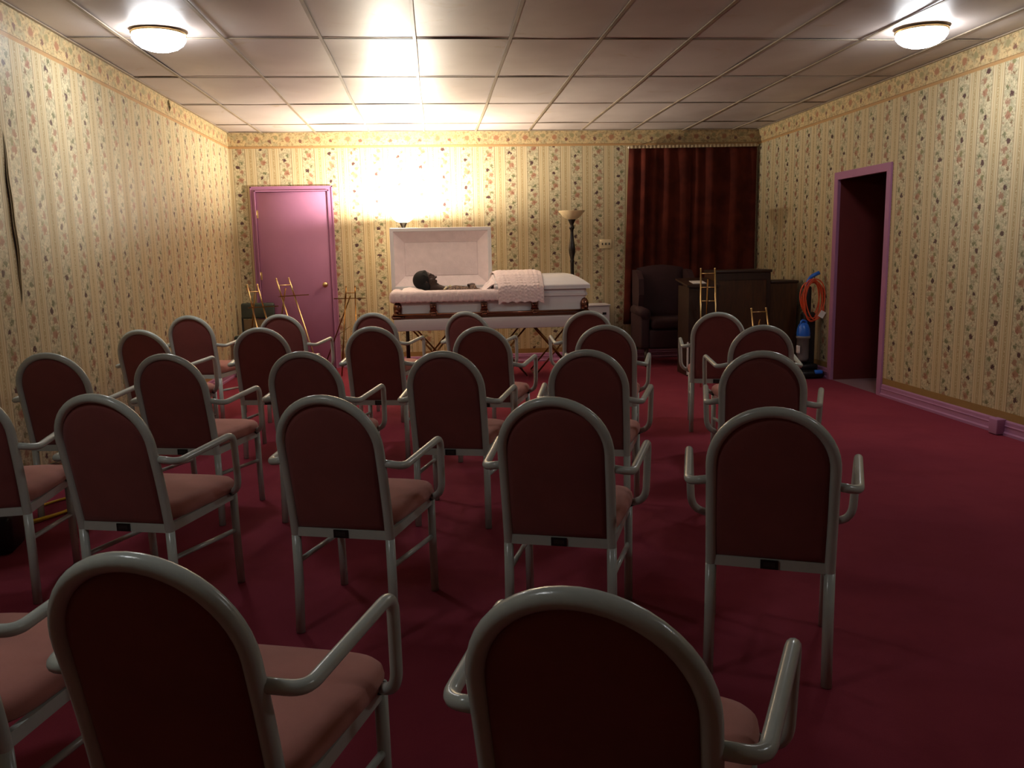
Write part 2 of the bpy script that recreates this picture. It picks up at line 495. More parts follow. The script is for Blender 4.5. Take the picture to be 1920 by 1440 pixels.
# doorway casing + dim passage beyond
cas = MB()
for y0, y1 in ((OY0-.058, OY0), (OY1, OY1+.058)):
    cas.box((XR-.018, y0, 0), (XR-.0005, y1, OZ+.058)); 
cas.box((XR-.018, OY0, OZ), (XR-.0005, OY1, OZ+.058))
for y0, y1 in ((OY0, OY0+.012), (OY1-.012, OY1)): cas.box((XR-.016, y0, 0), (XR+.014, y1, OZ-.012))
cas.box((XR-.016, OY0, OZ-.012), (XR+.014, OY1, OZ))
struct(cas, 'trim_2', M['mauve'])
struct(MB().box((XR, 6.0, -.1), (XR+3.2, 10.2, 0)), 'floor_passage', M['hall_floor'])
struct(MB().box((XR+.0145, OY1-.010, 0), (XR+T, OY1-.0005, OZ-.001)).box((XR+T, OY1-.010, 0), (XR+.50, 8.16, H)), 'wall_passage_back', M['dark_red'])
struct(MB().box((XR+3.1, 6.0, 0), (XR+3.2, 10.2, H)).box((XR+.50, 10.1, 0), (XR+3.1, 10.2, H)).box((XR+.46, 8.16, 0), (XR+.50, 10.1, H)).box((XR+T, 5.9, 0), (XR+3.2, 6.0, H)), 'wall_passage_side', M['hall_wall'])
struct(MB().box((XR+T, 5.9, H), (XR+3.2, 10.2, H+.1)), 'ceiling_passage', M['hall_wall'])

# mauve door in the back wall (built on the wall plane)
DX0, DX1, DZ = -1.995, -1.192, 2.05
d = struct(MB().rbox((DX0, YB-.030, .012), (DX1, YB-.004, DZ-.004), .003, 1), 'door_1', M['door_wood'])
MB().lathe([(0, 0), (.026, 0), (.028, .004), (.012, .010), (.011, .034), (.020, .040), (.030, .052), (.030, .064), (.020, .074), (0, .076)], seg=24,
           M=Matrix.Translation((-1.262, YB-.030, .985)) @ Matrix.Rotation(PI/2, 4, 'X')).build('door_knob', M['brass'], d)
for z in (.28, 1.10, 1.80):
    MB().tube([(DX0-.004, YB-.034, z-.045), (DX0-.004, YB-.034, z+.045)], .006, 8).box((DX0-.004, YB-.032, z-.045), (DX0+.016, YB-.029, z+.045)).build('hinge', M['brass'], d)
cs = MB()
def casing(x0, x1, z0, z1):
    cs.box((x0, YB-.022, z0), (x1, YB-.0005, z1))
casing(DX0-.060, DX0-.004, 0, DZ+.058); casing(DX1+.004, DX1+.060, 0, DZ+.058); casing(DX0-.004, DX1+.004, DZ, DZ+.058)
for x0, x1 in ((DX0-.062, DX0-.048), (DX1+.048, DX1+.062)): cs.box((x0, YB-.030, 0), (x1, YB-.022, DZ+.060))
cs.box((DX0-.062, YB-.030, DZ+.046), (DX1+.062, YB-.022, DZ+.060))
for x0, x1 in ((DX0-.016, DX0-.003), (DX1+.003, DX1+.016)): cs.box((x0, YB-.044, 0), (x1, YB-.022, DZ+.014))
cs.box((DX0-.016, YB-.044, DZ+.001), (DX1+.016, YB-.022, DZ+.014))
struct(cs, 'trim_3', M['mauve'])

# ------------------------------------------------------------ ceiling lights
def ceiling_light(x, y, label, gm='bowl_glow'):
    t = thing('ceiling_light', label, 'ceiling light', (x, y, H-.006), 0, 'flush ceiling lights')
    MB().lathe([(0, 0), (.140, 0), (.160, -.004), (.164, -.012), (.160, -.019), (.150, -.020), (.142, -.012)], seg=48).build('brass_ring', M['brass'], t)
    MB().lathe([(.148, -.016), (.158, -.030), (.156, -.046), (.140, -.070), (.110, -.092), (.070, -.107), (.028, -.114), (0, -.115)], seg=48).build('glass_bowl', M[gm], t)
    return t
ceiling_light(-1.64, 5.60, 'round brass-rimmed flush ceiling light nearer the left wall, lit')
ceiling_light(3.22, 5.47, 'round brass-rimmed flush ceiling light nearer the right wall, lit')
ceiling_light(-1.52, 1.35, 'round brass-rimmed flush ceiling light overhead near the left wall, above the frame', 'bowl_dim')
ceiling_light(3.22, 1.30, 'round brass-rimmed flush ceiling light overhead near the right wall, above the frame', 'bowl_dim')

# ------------------------------------------------------------ chairs
HT, WA, RT = .866, .173, .0165
def back_y(z):
    t = min(max((z-.30)/(HT-.30), 0), 1)
    return -.108*t**1.45+.012*(1-t)
def make_chair(label):
    t = thing('armchair', label, 'chair')
    F = M['frame']
    zs = HT-WA
    arch = [(-WA, back_y(z), z) for z in (.365, .42, .48, .54, .60, .65)]
    arch += [(-WA*math.cos(q), back_y(zs+WA*math.sin(q)), zs+WA*math.sin(q)) for q in [PI*k/24 for k in range(25)]]
    arch += [(WA, back_y(z), z) for z in (.65, .60, .54, .48, .42, .365)]
    MB().tube(arch, RT, 14, caps=False).build('back_frame', F, t)
    for s in (-1, 1):
        MB().tube([(s*WA, back_y(.365), .366), (s*(WA+.001), back_y(.2)-.004, .2), (s*(WA+.003), 0, 0.002)], RT, 14).build('leg', F, t)
    for s in (-1, 1):
        MB().tube([(s*.192, .425, .396), (s*.192, .430, .2), (s*.192, .438, .002)], [.0155]*3, 12).build('leg', F, t)
    # back panel: cushion seen from both sides
    ins = .013
    def outline(k, n=44):
        # straight sides then arch
        L = [( -WA+ins, .392)]
        L += [(-(WA-ins)*math.cos(PI*q/20), zs+(WA-ins)*math.sin(PI*q/20)) for q in range(21)]
        L += [(WA-ins, .392)]
        return L
    o = outline(0)
    mb = MB(); rings = []
    cx, cz = 0, .62
    for yoff, sc_ in ((-.013, .0), (-.013, .55), (-.011, .88), (-.006, .975), (.0, 1.0), (.022, 1.0), (.034, .96), (.042, .8), (.048, .5), (.050, 0)):
        ring = []
        for (x, z) in o:
            xx = cx+(x-cx)*sc_; zz = cz+(z-cz)*sc_
            ring.append((xx, back_y(zz)+yoff, zz))
        rings.append(ring)
    n = len(o); vs = [p for r in rings for p in r]; fs = []
    for a in range(len(rings)-1):
        for k in range(n): fs.append((a*n+k, a*n+(k+1) % n, (a+1)*n+(k+1) % n, (a+1)*n+k))
    bm = bmesh.new(); bv = [bm.verts.new(v) for v in vs]
    for f in fs: bm.faces.new([bv[i] for i in f])
    bmesh.ops.remove_doubles(bm, verts=bm.verts, dist=1e-5)
    mb.bm(bm, None, True)
    mb.build('backrest', M['back_vinyl'], t)
    # seat rails
    fr = MB(); y0 = back_y(.385)
    fr.box((-WA+.008, y0-.009, .362), (WA-.008, y0+.009, .394))
    fr.build('rear_rail', F, t)
    fr = MB()
    for s in (-1, 1):
        a = Vector((s*(WA+.001), y0+.01, 0)); b = Vector((s*.192, .428, 0)); dv = (b-a); 
        nrm = Vector((dv.y, -dv.x, 0)).normalized()*.008
        vs = [a-nrm, b-nrm, b+nrm, a+nrm]
        fr.add([(v.x, v.y, z) for z in (.362, .394) for v in vs], [(0,1,2,3),(4,5,6,7),(0,1,5,4),(1,2,6,5),(2,3,7,6),(3,0,4,7)])
    fr.box((-.192, .420, .362), (.192, .438, .394))
    fr.build('seat_frame', F, t)
    pl = MB().box((-.026, y0-.0145, .364), (.026, y0-.0088, .392)).build('label_plate', M['black'], t)
    MB().box((-.017, y0-.0152, .371), (.017, y0-.0144, .385)).build('print', M['foil'], pl)
    # seat cushion: superellipse plan, crowned top
    mb = MB(); N = 40; rings = []
    for k, (z, sc_) in enumerate(((.392, 0), (.392, .80), (.394, .93), (.404, .985), (.420, 1.0), (.438, .985), (.450, .94), (.458, .84), (.464, .6), (.467, .3), (.468, 0))):
        ring = []
        for q in range(N):
            a = 2*PI*q/N; ca, sa = math.cos(a), math.sin(a)
            ex = .36
            px = math.copysign(abs(ca)**ex, ca); py = math.copysign(abs(sa)**ex, sa)
            yy = .236+py*.226*sc_
            hw = .180+.044*((yy-.01)/.45)
            ring.append((px*hw*sc_, yy, z-.006*max(0, py)*0))
        rings.append(ring)
    bm = bmesh.new(); bv = [[bm.verts.new(p) for p in r] for r in rings]
    for a in range(len(rings)-1):
        for k in range(N): bm.faces.new((bv[a][k], bv[a][(k+1) % N], bv[a+1][(k+1) % N], bv[a+1][k]))
    bmesh.ops.remove_doubles(bm, verts=bm.verts, dist=1e-5)
    mb.bm(bm, None, True)
    mb.build('seat', M['fabric'], t)
    # arms: out from the back tube, forward, down and in to the front leg
    for s in (-1, 1):
        P = [(s*(WA+.008), back_y(.643)+.004, .643), (s*.243, -.020, .628), (s*.270, .318, .654), (s*.262, .345, .432), (s*.196, .405, .392)]
        MB().tube(round_path(P, [0, .05, .045, .06, 0], 7), .0135, 12).build('armrest', F, t)
        MB().tube([(s*.212, .390, .4035), (s*.193, .408, .391)], .0150, 12).build('arm_end_cap', M['black'], t)
        MB().tube([(s*(WA+.001), .006, .262), (s*.192, .430, .228)], .0095, 10).build('stretcher', F, t)
    return t
R_E = 'the row nearest the casket'; R_D = 'the second row from the casket'; R_C = 'the third row from the casket'; R_B = 'the fourth row from the casket'
CH = 'grey-framed rose armchair'
chairs = [
 ((.982, 2.336, -.386), CH+' at the right end of %s' % R_B),
 ((.383, 2.628, -.312), CH+' in %s, fourth from the left' % R_B),
 ((-.348, 2.817, -.291), CH+' in %s, third from the left' % R_B),
 ((-1.138, 3.007, -.268), CH+' in %s, second from the left' % R_B),
 ((-1.768, 3.251, .10), CH+' cut off by the left edge of the photo, beside the yellow cord'),
 ((.052, 3.944, -.250), CH+' in %s, fourth from the left' % R_C),
 ((-.458, 1.389, -.300), CH+' in the foreground at bottom left, its dark rounded back seen large'),
 ((.225, 1.150, -.445), CH+' in the foreground at bottom centre, nearest of all'),
 ((-1.06, 1.65, -.17), 'dusty rose seat and grey arm of an armchair cut off at the bottom left corner'),
 ((-1.904, 4.382, -.109), CH+' in %s, leftmost' % R_C),
 ((-1.269, 4.183, -.222), CH+' in %s, second from the left' % R_C),
 ((-.617, 4.106, -.220), CH+' in %s, third from the left' % R_C),
 ((.711, 3.826, -.305), CH+' in %s, fifth from the left' % R_C),
 ((1.451, 3.586, -.384), CH+' in %s, rightmost' % R_C),
 ((1.894, 4.752, -.181), CH+' in %s, rightmost' % R_D),
 ((1.995, 5.768, -.313), CH+' in %s, rightmost' % R_E),
 ((1.039, 5.043, -.233), CH+' in %s, fifth from the left' % R_D),
 ((1.141, 6.248, -.10), CH+' in %s, under the foot end of the casket' % R_E),
 ((.298, 5.169, -.281), CH+' in %s, fourth from the left' % R_D),
 ((.27, 6.483, -.40), CH+' in %s, right in front of its middle' % R_E),
 ((-.380, 5.378, -.212), CH+' in %s, third from the left' % R_D),
 ((-.453, 6.624, -.287), CH+' in %s, under the head end of the casket' % R_E),
 ((-1.11, 5.537, -.115), CH+' in %s, second from the left' % R_D),
 ((-1.185, 6.726, -.195), CH+' in %s, in front of the mauve door' % R_E),
 ((-1.916, 6.861, -.153), CH+' in %s, leftmost' % R_E),
 ((-1.862, 5.621, -.248), CH+' in %s, leftmost' % R_D),
]
c0 = None
for (x, y, a), lab in chairs:
    if c0 is None: c = c0 = make_chair(lab)
    else: c = copy_tree(c0)
    c.location = (x, y, 0); c.rotation_euler = (0, 0, a)
    c['label'] = lab; c['group'] = 'arch-backed armchairs set out in rows'

# ------------------------------------------------------------ casket on its truck
CX0, CX1, CY0, CY1 = -.40, 1.565, 8.60, 9.16
ZB, ZR = .668, .930                       # base bottom and rim
ck = thing('casket', 'white casket with open head lid and rose bronze handles', 'casket', ((CX0+CX1)/2, (CY0+CY1)/2, ZB))
def ckb(mb, name, mat, parent=None):
    o = mb.build(name, mat)
    p = parent or ck
    o.parent = p
    o.matrix_parent_inverse = Matrix.Translation(ck.location).inverted() if p is ck else Matrix.Identity(4)
    return o
bpy.context.view_layer.update()
# body of the casket: flared side shell, open on top
def shell():
    mb = MB()
    prof = [(.020, 0), (.012, .05), (.004, .12), (0, .19), (-.014, .195), (-.014, .222), (-.004, .226), (-.004, .262)]  # inset outward, height
    def ring(ins, z):
        x0, x1, y0, y1 = CX0+ins, CX1-ins, CY0+ins, CY1-ins; c = .03
        return [(x0+c, y0, z), (x1-c, y0, z), (x1, y0+c, z), (x1, y1-c, z), (x1-c, y1, z), (x0+c, y1, z), (x0, y1-c, z), (x0, y0+c, z)]
    rs = [ring(i, ZB+z) for i, z in prof] + [ring(.03, ZR), ring(.03, ZB+.08)]
    vs = [p for r in rs for p in r]; n = 8; fs = [tuple(range(n))]
    for a in range(len(rs)-1):
        for k in range(n): fs.append((a*n+k, a*n+(k+1) % n, (a+1)*n+(k+1) % n, (a+1)*n+k))
    fs.append(tuple((len(rs)-1)*n+k for k in range(n)))
    mb.add(vs, fs); return mb
ckb(shell(), 'body', M['white_metal'])
# bronze base moulding
mb = MB(); mb.box((CX0+.004, CY0+.004, ZB-.006), (CX1-.004, CY0+.022, ZB+.022)); mb.box((CX0+.004, CY1-.022, ZB-.006), (CX1-.004, CY1-.004, ZB+.022))
mb.box((CX0+.004, CY0+.004, ZB-.006), (CX0+.022, CY1-.004, ZB+.022)); mb.box((CX1-.022, CY0+.004, ZB-.006), (CX1-.004, CY1-.004, ZB+.022))
ckb(mb, 'base_moulding', M['bronze'])
# swing bar handle along the front
ckb(MB().tube([(CX0-.03, CY0-.052, ZB+.038), (CX1+.01, CY0-.052, ZB+.042)], .0145, 14), 'handle_bar', M['bronze'])
for x in (-.02, .50, 1.02):
    l = MB()
    l.rbox((x-.034, CY0-.040, ZB+.060), (x+.034, CY0+.006, ZB+.150), .012)
    l.ball((x-.014, CY0-.040, ZB+.110), .017, seg=12); l.ball((x+.015, CY0-.040, ZB+.112), .015, seg=12)
    l.rbox((x-.028, CY0-.070, ZB+.018), (x+.028, CY0-.004, ZB+.066), .012)
    for k in (-1, 0, 1): l.ball((x+k*.017, CY0-.068, ZB+.030), .0115, seg=10)
    l.tube([(x-.030, CY0-.03, ZB+.075), (x-.040, CY0-.05, ZB+.040)], .01, 8); l.tube([(x+.030, CY0-.03, ZB+.075), (x+.040, CY0-.05, ZB+.040)], .01, 8)
    ckb(l, 'handle_lug', M['bronze'])
for x, s in ((CX0, -1), (CX1, 1)):
    l = MB()
    l.lathe([(.062, -.010), (.070, .0), (.066, .018), (.046, .030), (.040, .045), (.044, .07), (.046, .10), (.040, .125), (.026, .150), (0, .160)], (x-s*.020, CY0+.012, ZB+.012), 20)
    l.ball((x-s*.012, CY0-.046, ZB+.075), .018, seg=12); l.ball((x-s*.030, CY0-.050, ZB+.035), .014, seg=10); l.ball((x+s*.012, CY0-.050, ZB+.03), .014, seg=10)
    l.rbox((x-.045-s*.01, CY0-.07, ZB-.004), (x+.045-s*.01, CY0+.03, ZB+.022), .008)
    ckb(l, 'corner_ornament', M['bronze'])
    l = MB().lathe([(.055, -.010), (.060, .0), (.055, .018), (.040, .03), (.040, .10), (.030, .140), (0, .155)], (x-s*.020, CY1-.012, ZB+.012), 16)
    ckb(l, 'corner_ornament', M['bronze'])
# foot lid, closed and domed
LX0 = .62
def foot_lid():
    mb = MB(); ox = .035
    x0, x1, y0, y1 = LX0, CX1+ox, CY0-ox, CY1+.02
    rs = []
    for ins, z in ((0, ZR+.004), (0, ZR+.040), (.006, ZR+.050), (.055, ZR+.086), (.110, ZR+.120), (.165, ZR+.145), (.21, ZR+.156), (.245, ZR+.160)):
        e = ins*.95
        rs.append([(x0, y0+ins, z), (x1-e, y0+ins, z), (x1-e, y1-ins, z), (x0, y1-ins, z)])
    n = 4; vs = [p for r in rs for p in r]; fs = [(0, 1, 2, 3)]
    for a in range(len(rs)-1):
        for k in range(n): fs.append((a*n+k, a*n+(k+1) % n, (a+1)*n+(k+1) % n, (a+1)*n+k))
    fs.append(tuple((len(rs)-1)*n+k for k in range(n)))
    mb.add(vs, fs, False); return mb
ckb(foot_lid(), 'foot_lid', M['white_metal'])
# open head lid standing on the rear edge, leaning slightly back
def lid_M():
    return Matrix.Translation((0, CY1+.005, ZR+.004)) @ Matrix.Rotation(math.radians(4), 4, 'X').inverted()
HX0, HX1, HL = -.462, .632, .664
LM = lid_M()
def frame_ring(mb, rings):
    n = 4; vs = [LM @ Vector(p) for r in rings for p in r]; fs = []
    for a in range(len(rings)-1):
        for k in range(n): fs.append((a*n+k, a*n+(k+1) % n, (a+1)*n+(k+1) % n, (a+1)*n+k))
    return mb.add(vs, fs)
def rect(ins, y): return [(HX0+ins, y, ins), (HX1-ins, y, ins), (HX1-ins, y, HL-ins), (HX0+ins, y, HL-ins)]
mb = MB()
frame_ring(mb, [rect(.0, .060), rect(.0, 0), rect(.003, -.006), rect(.036, -.006), rect(.040, .002), rect(.040, .02)])
# outside dome of the lid
rr = [rect(0, .060), rect(.05, .105), rect(.11, .14), rect(.20, .155)]
n = 4; vs = [LM @ Vector(p) for r in rr for p in r]; fs = []
for a in range(3):
    for k in range(4): fs.append((a*4+k, a*4+(k+1) % 4, (a+1)*4+(k+1) % 4, (a+1)*4+k))
fs.append((12, 13, 14, 15)); mb.add(vs, fs)
lid = ckb(mb, 'head_lid', M['white_metal'])
def lidlin():
    mb = MB(); rings = [rect(.040, .004), rect(.046, .006), rect(.148, .060), rect(.152, .066), rect(.158, .058)]
    n = 4; vs = [LM @ Vector(p) for r in rings for p in r]; fs = []
    for a in range(len(rings)-1):
        for k in range(n): fs.append((a*n+k, a*n+(k+1) % n, (a+1)*n+(k+1) % n, (a+1)*n+k))
    mb.add(vs, fs)
    mb.grid(lambda a, b: LM @ Vector((HX0+.158+(HX1-HX0-.316)*a, .058-.010*math.sin(PI*a)*math.sin(PI*b), .158+(HL-.316)*b)), 14, 10)
    return mb
o = lidlin().build('lid_lining', M['lining'], lid)
# interior lining: mattress + quilted sides
mb = MB()
def bed(a, b):
    x = CX0+.035+(LX0+.10-CX0)*a; y = CY0+.035+(CY1-CY0-.07)*b
    e = abs(2*b-1); edge = e**3; xe = max(0, 1-a*9)**2
    z = ZB+.155+.10*max(edge, xe)+.004*math.sin(x*60)*math.sin(y*55)
    return Vector((x, y, z))
mb.grid(bed, 60, 24); ckb(mb, 'mattress', M['lining'])
# overthrow: padded crepe roll over the front and head rim, ruffled lower hem
def over(side_pts, x0, x1, ny=26):
    pass
mb = MB()
def ot(a, b):
    # a along the rim: starts at the head end rear, round the corner, then along the front to x=.70
    Lh = .50; Lf = .70-(CX0-.03); L = Lh+Lf; s = a*L
    if s < Lh: px, py, nx, ny = CX0-.018, CY1-.05-s*1.0, -1, 0
    else: px, py, nx, ny = CX0-.018+(s-Lh), CY0-.016, 0, -1
    k = max(0, 1-abs(s-Lh)/.07)
    if k > 0:   # rounded corner
        m = (Vector((-1, 0))*(1 if s < Lh else .5)+Vector((0, -1))*(.5 if s < Lh else 1)).normalized()
        nx, ny = nx*(1-k)+m.x*k, ny*(1-k)+m.y*k
    # section: from the inside, up over the rim, bulging down outside
    P = [(-.085, -.010), (-.065, .004), (-.035, .013), (-.005, .016), (.022, .008), (.040, -.012), (.047, -.040), (.046, -.070), (.042, -.095), (.030, -.104), (.016, -.100)]
    f = b*(len(P)-1); i = min(int(f), len(P)-2); t = f-i
    d = P[i][0]*(1-t)+P[i+1][0]*t; z = P[i][1]*(1-t)+P[i+1][1]*t
    w = .004*math.sin(s*95)+.003*math.sin(s*213+2) if b > .55 else .0015*math.sin(s*120)
    z += w*(1.0 if b > .75 else .3)
    d += w*.6
    return Vector((px+nx*d, py+ny*d, ZR+z+.004))
mb.grid(ot, 260, 20); ckb(mb, 'overthrow', M['tuft'])
# pillow
mb = MB()
def pil(sgn):
    def f(a, b):
        x = CX0+.06+.30*a; y = CY0+.09+.38*b
        t = (max(0, math.sin(PI*a))*max(0, math.sin(PI*b)))**.45
        dip = .025*math.exp(-((x+.10)**2+(y-8.87)**2)/.006)
        return Vector((x, y, ZB+.245+.030*(1-a)+sgn*.045*t-(dip if sgn > 0 else 0)+.002*math.sin(a*30)*t))
    return f
mb.grid(pil(1), 24, 24); mb.grid(pil(-1), 24, 24)
tag(ckb(mb, 'pillow', M['pillow']), None)
# bunched inner lining rising to the closed lid, right of the hands
mb = MB()
def bunch(a, b):
    x = .47+.23*a; y = CY0-.010+(CY1-CY0-.02)*b
    h = (max(0, math.sin(PI*(.08+.86*b))))**.5
    t = a*a*(3-2*a)
    z = ZR+.002+t*.185*h+.010*math.sin(b*34+a*5)*math.sin(PI*a)*1.0+.006*math.sin(b*15-a*9)
    return Vector((x+.012*math.sin(b*22)*math.sin(PI*a), y, z))
mb.grid(bunch, 24, 60)
ox = .033
mb.prism([(CY0-ox, ZR+.005), (CY0-ox, ZR+.040), (CY0-ox+.055, ZR+.085), (CY0-ox+.11, ZR+.118), (CY0-ox+.24, ZR+.156), (CY1-.22, ZR+.156), (CY1-.09, ZR+.118), (CY1+.015, ZR+.040), (CY1+.015, ZR+.005)], 0, .606, .6195)
ckb(mb, 'foot_panel_lining', M['lining'])
# throw folded back over the front of the foot lid, hanging down the side
mb = MB()
def thr(a, b):
    x = .645+.470*a
    P = [(9.12, ZR+.100), (9.02, ZR+.176), (8.88, ZR+.196), (8.78, ZR+.188), (8.70, ZR+.158), (8.64, ZR+.120), (8.585, ZR+.075), (8.552, ZR+.045), (8.540, ZR+.0), (8.538, ZR-.06), (8.540, ZR-.118)]
    f = b*(len(P)-1); i = min(int(f), len(P)-2); t = f-i; t2 = t*t*(3-2*t)*.3+t*.7
    y = P[i][0]*(1-t2)+P[i+1][0]*t2; z = P[i][1]*(1-t2)+P[i+1][1]*t2
    w = .0022*math.sin(x*150)+.0026*math.sin(z*170+y*60)+.002*math.sin(x*41+z*9)
    e = min(1, (1-a)*9)*min(1, a*9); z -= .014*(1-e)
    hem = -.006*math.sin(x*70)*b**4
    xx = x+(-.055*max(0, 1-b*1.6)*(1-a))
    return Vector((xx, y-abs(w)-.004, z+w*.6+hem))
mb.grid(thr, 90, 70)
tw = mb.build('throw_blanket', M['tuft'])
md = tw.modifiers.new('thick', 'SOLIDIFY'); md.thickness = .010; md.offset = 0
tag(tw, 'pale pink tufted throw draped over the closed half of the casket', 'blanket')

# bier: white apron box, scissor truck below
bt = thing('bier', 'white bier with a deep apron and crossed bronze legs under the casket', 'bier', (.55, 8.88, 0))
def wchild(mb, name, mat, root):
    o = mb.build(name, mat); o.parent = root; o.matrix_parent_inverse = Matrix.Translation(root.location).inverted(); return o
wchild(MB().rbox((-.42, 8.52, .545), (1.62, 9.24, .661), .006, 2), 'apron_top', M['white_board'], bt)
for y in (8.66, 9.10):
    for x in (-.02, .72, 1.25):
        for s in (-1, 1):
            wchild(MB().tube([(x-s*.22, y+s*.012, .03), (x+s*.22, y+s*.012, .545)], .009, 10), 'leg', M['aged_brass'], bt)
        if y < 9: wchild(MB().tube([(x-.22, 8.66, .03), (x-.22, 9.10, .03)], .008, 8).tube([(x+.22, 8.66, .03), (x+.22, 9.10, .03)], .008, 8), 'brace', M['aged_brass'], bt)
for x in (-.24, .50, 1.47):
    for y in (8.66, 9.10):
        wchild(MB().lathe([(0, -.01), (.026, -.01), (.028, 0), (.026, .01), (0, .01)], seg=18, M=Matrix.Translation((x, y, .028)) @ Matrix.Rotation(PI/2, 4, 'X')), 'caster', M['black'], bt)

# white cabinet at the wall beyond the foot end
cb = thing('cabinet', 'low white cabinet against the wall behind the foot end of the casket', 'cabinet', (1.85, 9.8, 0))
wchild(MB().rbox((1.66, 9.64, .0), (2.03, 9.96, .672), .005, 2), 'body', M['white_board'], cb)
wchild(MB().rbox((1.65, 9.63, .672), (2.04, 9.965, .690), .004, 2), 'top', M['white_board'], cb)
wchild(MB().box((1.945, 9.632, .575), (1.990, 9.641, .600)), 'vent', M['black'], cb)

# ------------------------------------------------------------ the deceased woman
HC = Vector((-.075, 8.87, 1.035))
nF = Vector((.79, -.10, .60)).normalized()           # where the face points
dD = Vector((.61, 0, -.79)); dD = (dD-nF*dD.dot(nF)).normalized()   # towards the chin
sS = nF.cross(dD)
HM = Matrix((sS, nF, -dD)).transposed().to_4x4(); HM.translation = HC   # local: x side, y face, z crown
def hp(x, y, z): return HM @ Vector((x, y, z))
def person():
    mb = MB()
    def el(c, r, sx, sy, sz):
        mb.ball(hp(*c), r, sx, sy, sz, HM.to_3x3().to_4x4(), 24)
    el((0, -.012, .028), .083, .90, 1.06, 1.0)          # skull
    el((0, .022, -.020), .064, .92, .95, 1.25)          # face
    el((0, .040, -.078), .034, 1.1, .95, .8)            # jaw
    el((0, .066, -.096), .015, 1.2, .8, .8)             # chin
    el((0, .072, .034), .020, 2.2, .6, .6)              # brow
    el((0, .088, -.002), .010, .9, 1.0, 2.6)            # nose bridge
    el((0, .098, -.024), .014, 1.2, 1.0, .8)            # nose tip
    for s in (-1, 1):
        el((s*.012, .088, -.028), .009, 1, 1, .8)       # nostrils
        el((s*.030, .064, .012), .014, 1.1, .8, .7)     # closed eyelids
        el((s*.040, .045, -.022), .024, 1, 1, 1.1)      # cheeks
        el((s*.074, -.008, .0), .018, .45, .8, 1.5)     # ears
    el((0, .080, -.052), .011, 1.9, .8, .55); el((0, .077, -.064), .011, 1.7, .8, .55)   # lips
    # neck, torso, legs lying flat; tapered limbs
    nk0 = hp(0, -.010, -.06)
    def limb(path, rad, flat=1.0): mb.tube(smooth_path(path, 5), [v for v in interp(rad, (len(path)-1)*5+1)], 16, flat=flat)
    limb([nk0, (.07, 8.87, .935), (.13, 8.87, .905)], [.050, .052, .062])
    limb([(.10, 8.87, .890), (.22, 8.87, .884), (.40, 8.87, .875), (.58, 8.87, .865), (.70, 8.87, .860)], [.075, .105, .090, .055, .050], .80)
    for s in (-1, 1):
        mb.ball((.135, 8.87+s*.13, .885), .062, 1, 1.1, .85)                       # shoulders
        limb([(.14, 8.87+s*.165, .885), (.27, 8.87+s*.185, .872), (.40, 8.87+s*.165, .885)], [.050, .043, .036])
        limb([(.40, 8.87+s*.165, .885), (.41, 8.87+s*.10, .935), (.400, 8.87+s*.045, .972)], [.036, .030, .024])
        limb([(.70, 8.87+s*.075, .858), (.95, 8.87+s*.085, .845), (1.12, 8.87+s*.085, .840), (1.42, 8.87+s*.08, .822)], [.066, .058, .048, .034])
        limb([(1.42, 8.87+s*.08, .820), (1.46, 8.87+s*.085, .86), (1.475, 8.87+s*.09, .90)], [.034, .026, .016])
        # hand with palm, four fingers and a thumb, folded over the other
        w0 = Vector((.400, 8.87+s*.045, .976+.010*(s > 0)))
        pdir = Vector((-.10, -s*.99, .06)).normalized(); across = Vector((1, -s*.1, .0)).normalized()
        pc = w0+pdir*.038
        mb.ball(pc, .030, 1.05, 1.25, .52, None, 16)
        for k, (off, ln) in enumerate(((-.027, .052), (-.009, .062), (.009, .058), (.026, .044))):
            b0 = pc+across*off+pdir*.026
            limb([b0, b0+pdir*ln*.5+Vector((0, 0, .002)), b0+pdir*ln+Vector((0, 0, -.010))], [.0088, .0082, .0066])
        b0 = pc-across*.030-pdir*.012
        limb([b0, b0-across*.012+pdir*.022, b0-across*.010+pdir*.046], [.0100, .0095, .0078])
    o = mb.build('person', M['skin'])
    r = o.modifiers.new('fuse', 'REMESH'); r.mode = 'VOXEL'; r.voxel_size = .0042; r.use_smooth_shade = True
    s = o.modifiers.new('soft', 'SMOOTH'); s.factor = .5; s.iterations = 3
    return o
def interp(vals, n):
    out = []
    for i in range(n):
        f = i/(n-1)*(len(vals)-1); k = min(int(f), len(vals)-2); t = f-k
        out.append(vals[k]*(1-t)+vals[k+1]*t)
    return out
per = person()
tag(per, 'person with black hair lying in the open casket in a brown printed dress, hands folded', 'person')
mb = MB()
def el2(c, r, sx, sy, sz, seg=24): mb.ball(hp(*c), r, sx, sy, sz, HM.to_3x3().to_4x4(), seg)
el2((0, -.034, .040), .094, .98, 1.08, 1.04); el2((0, -.060, -.020), .072, 1.12, .95, 1.1)
el2((0, .012, .092), .040, 1.5, 1.15, .62); el2((0, -.085, -.03), .055, 1.1, 1, 1)
for s in (-1, 1): el2((s*.066, -.030, -.030), .034, .7, 1.1, 1.5); el2((s*.060, .012, .058), .026, .8, .9, 1.2)
hair = mb.build('hair', M['hair'], per)
r = hair.modifiers.new('fuse', 'REMESH'); r.mode = 'VOXEL'; r.voxel_size = .006; r.use_smooth_shade = True
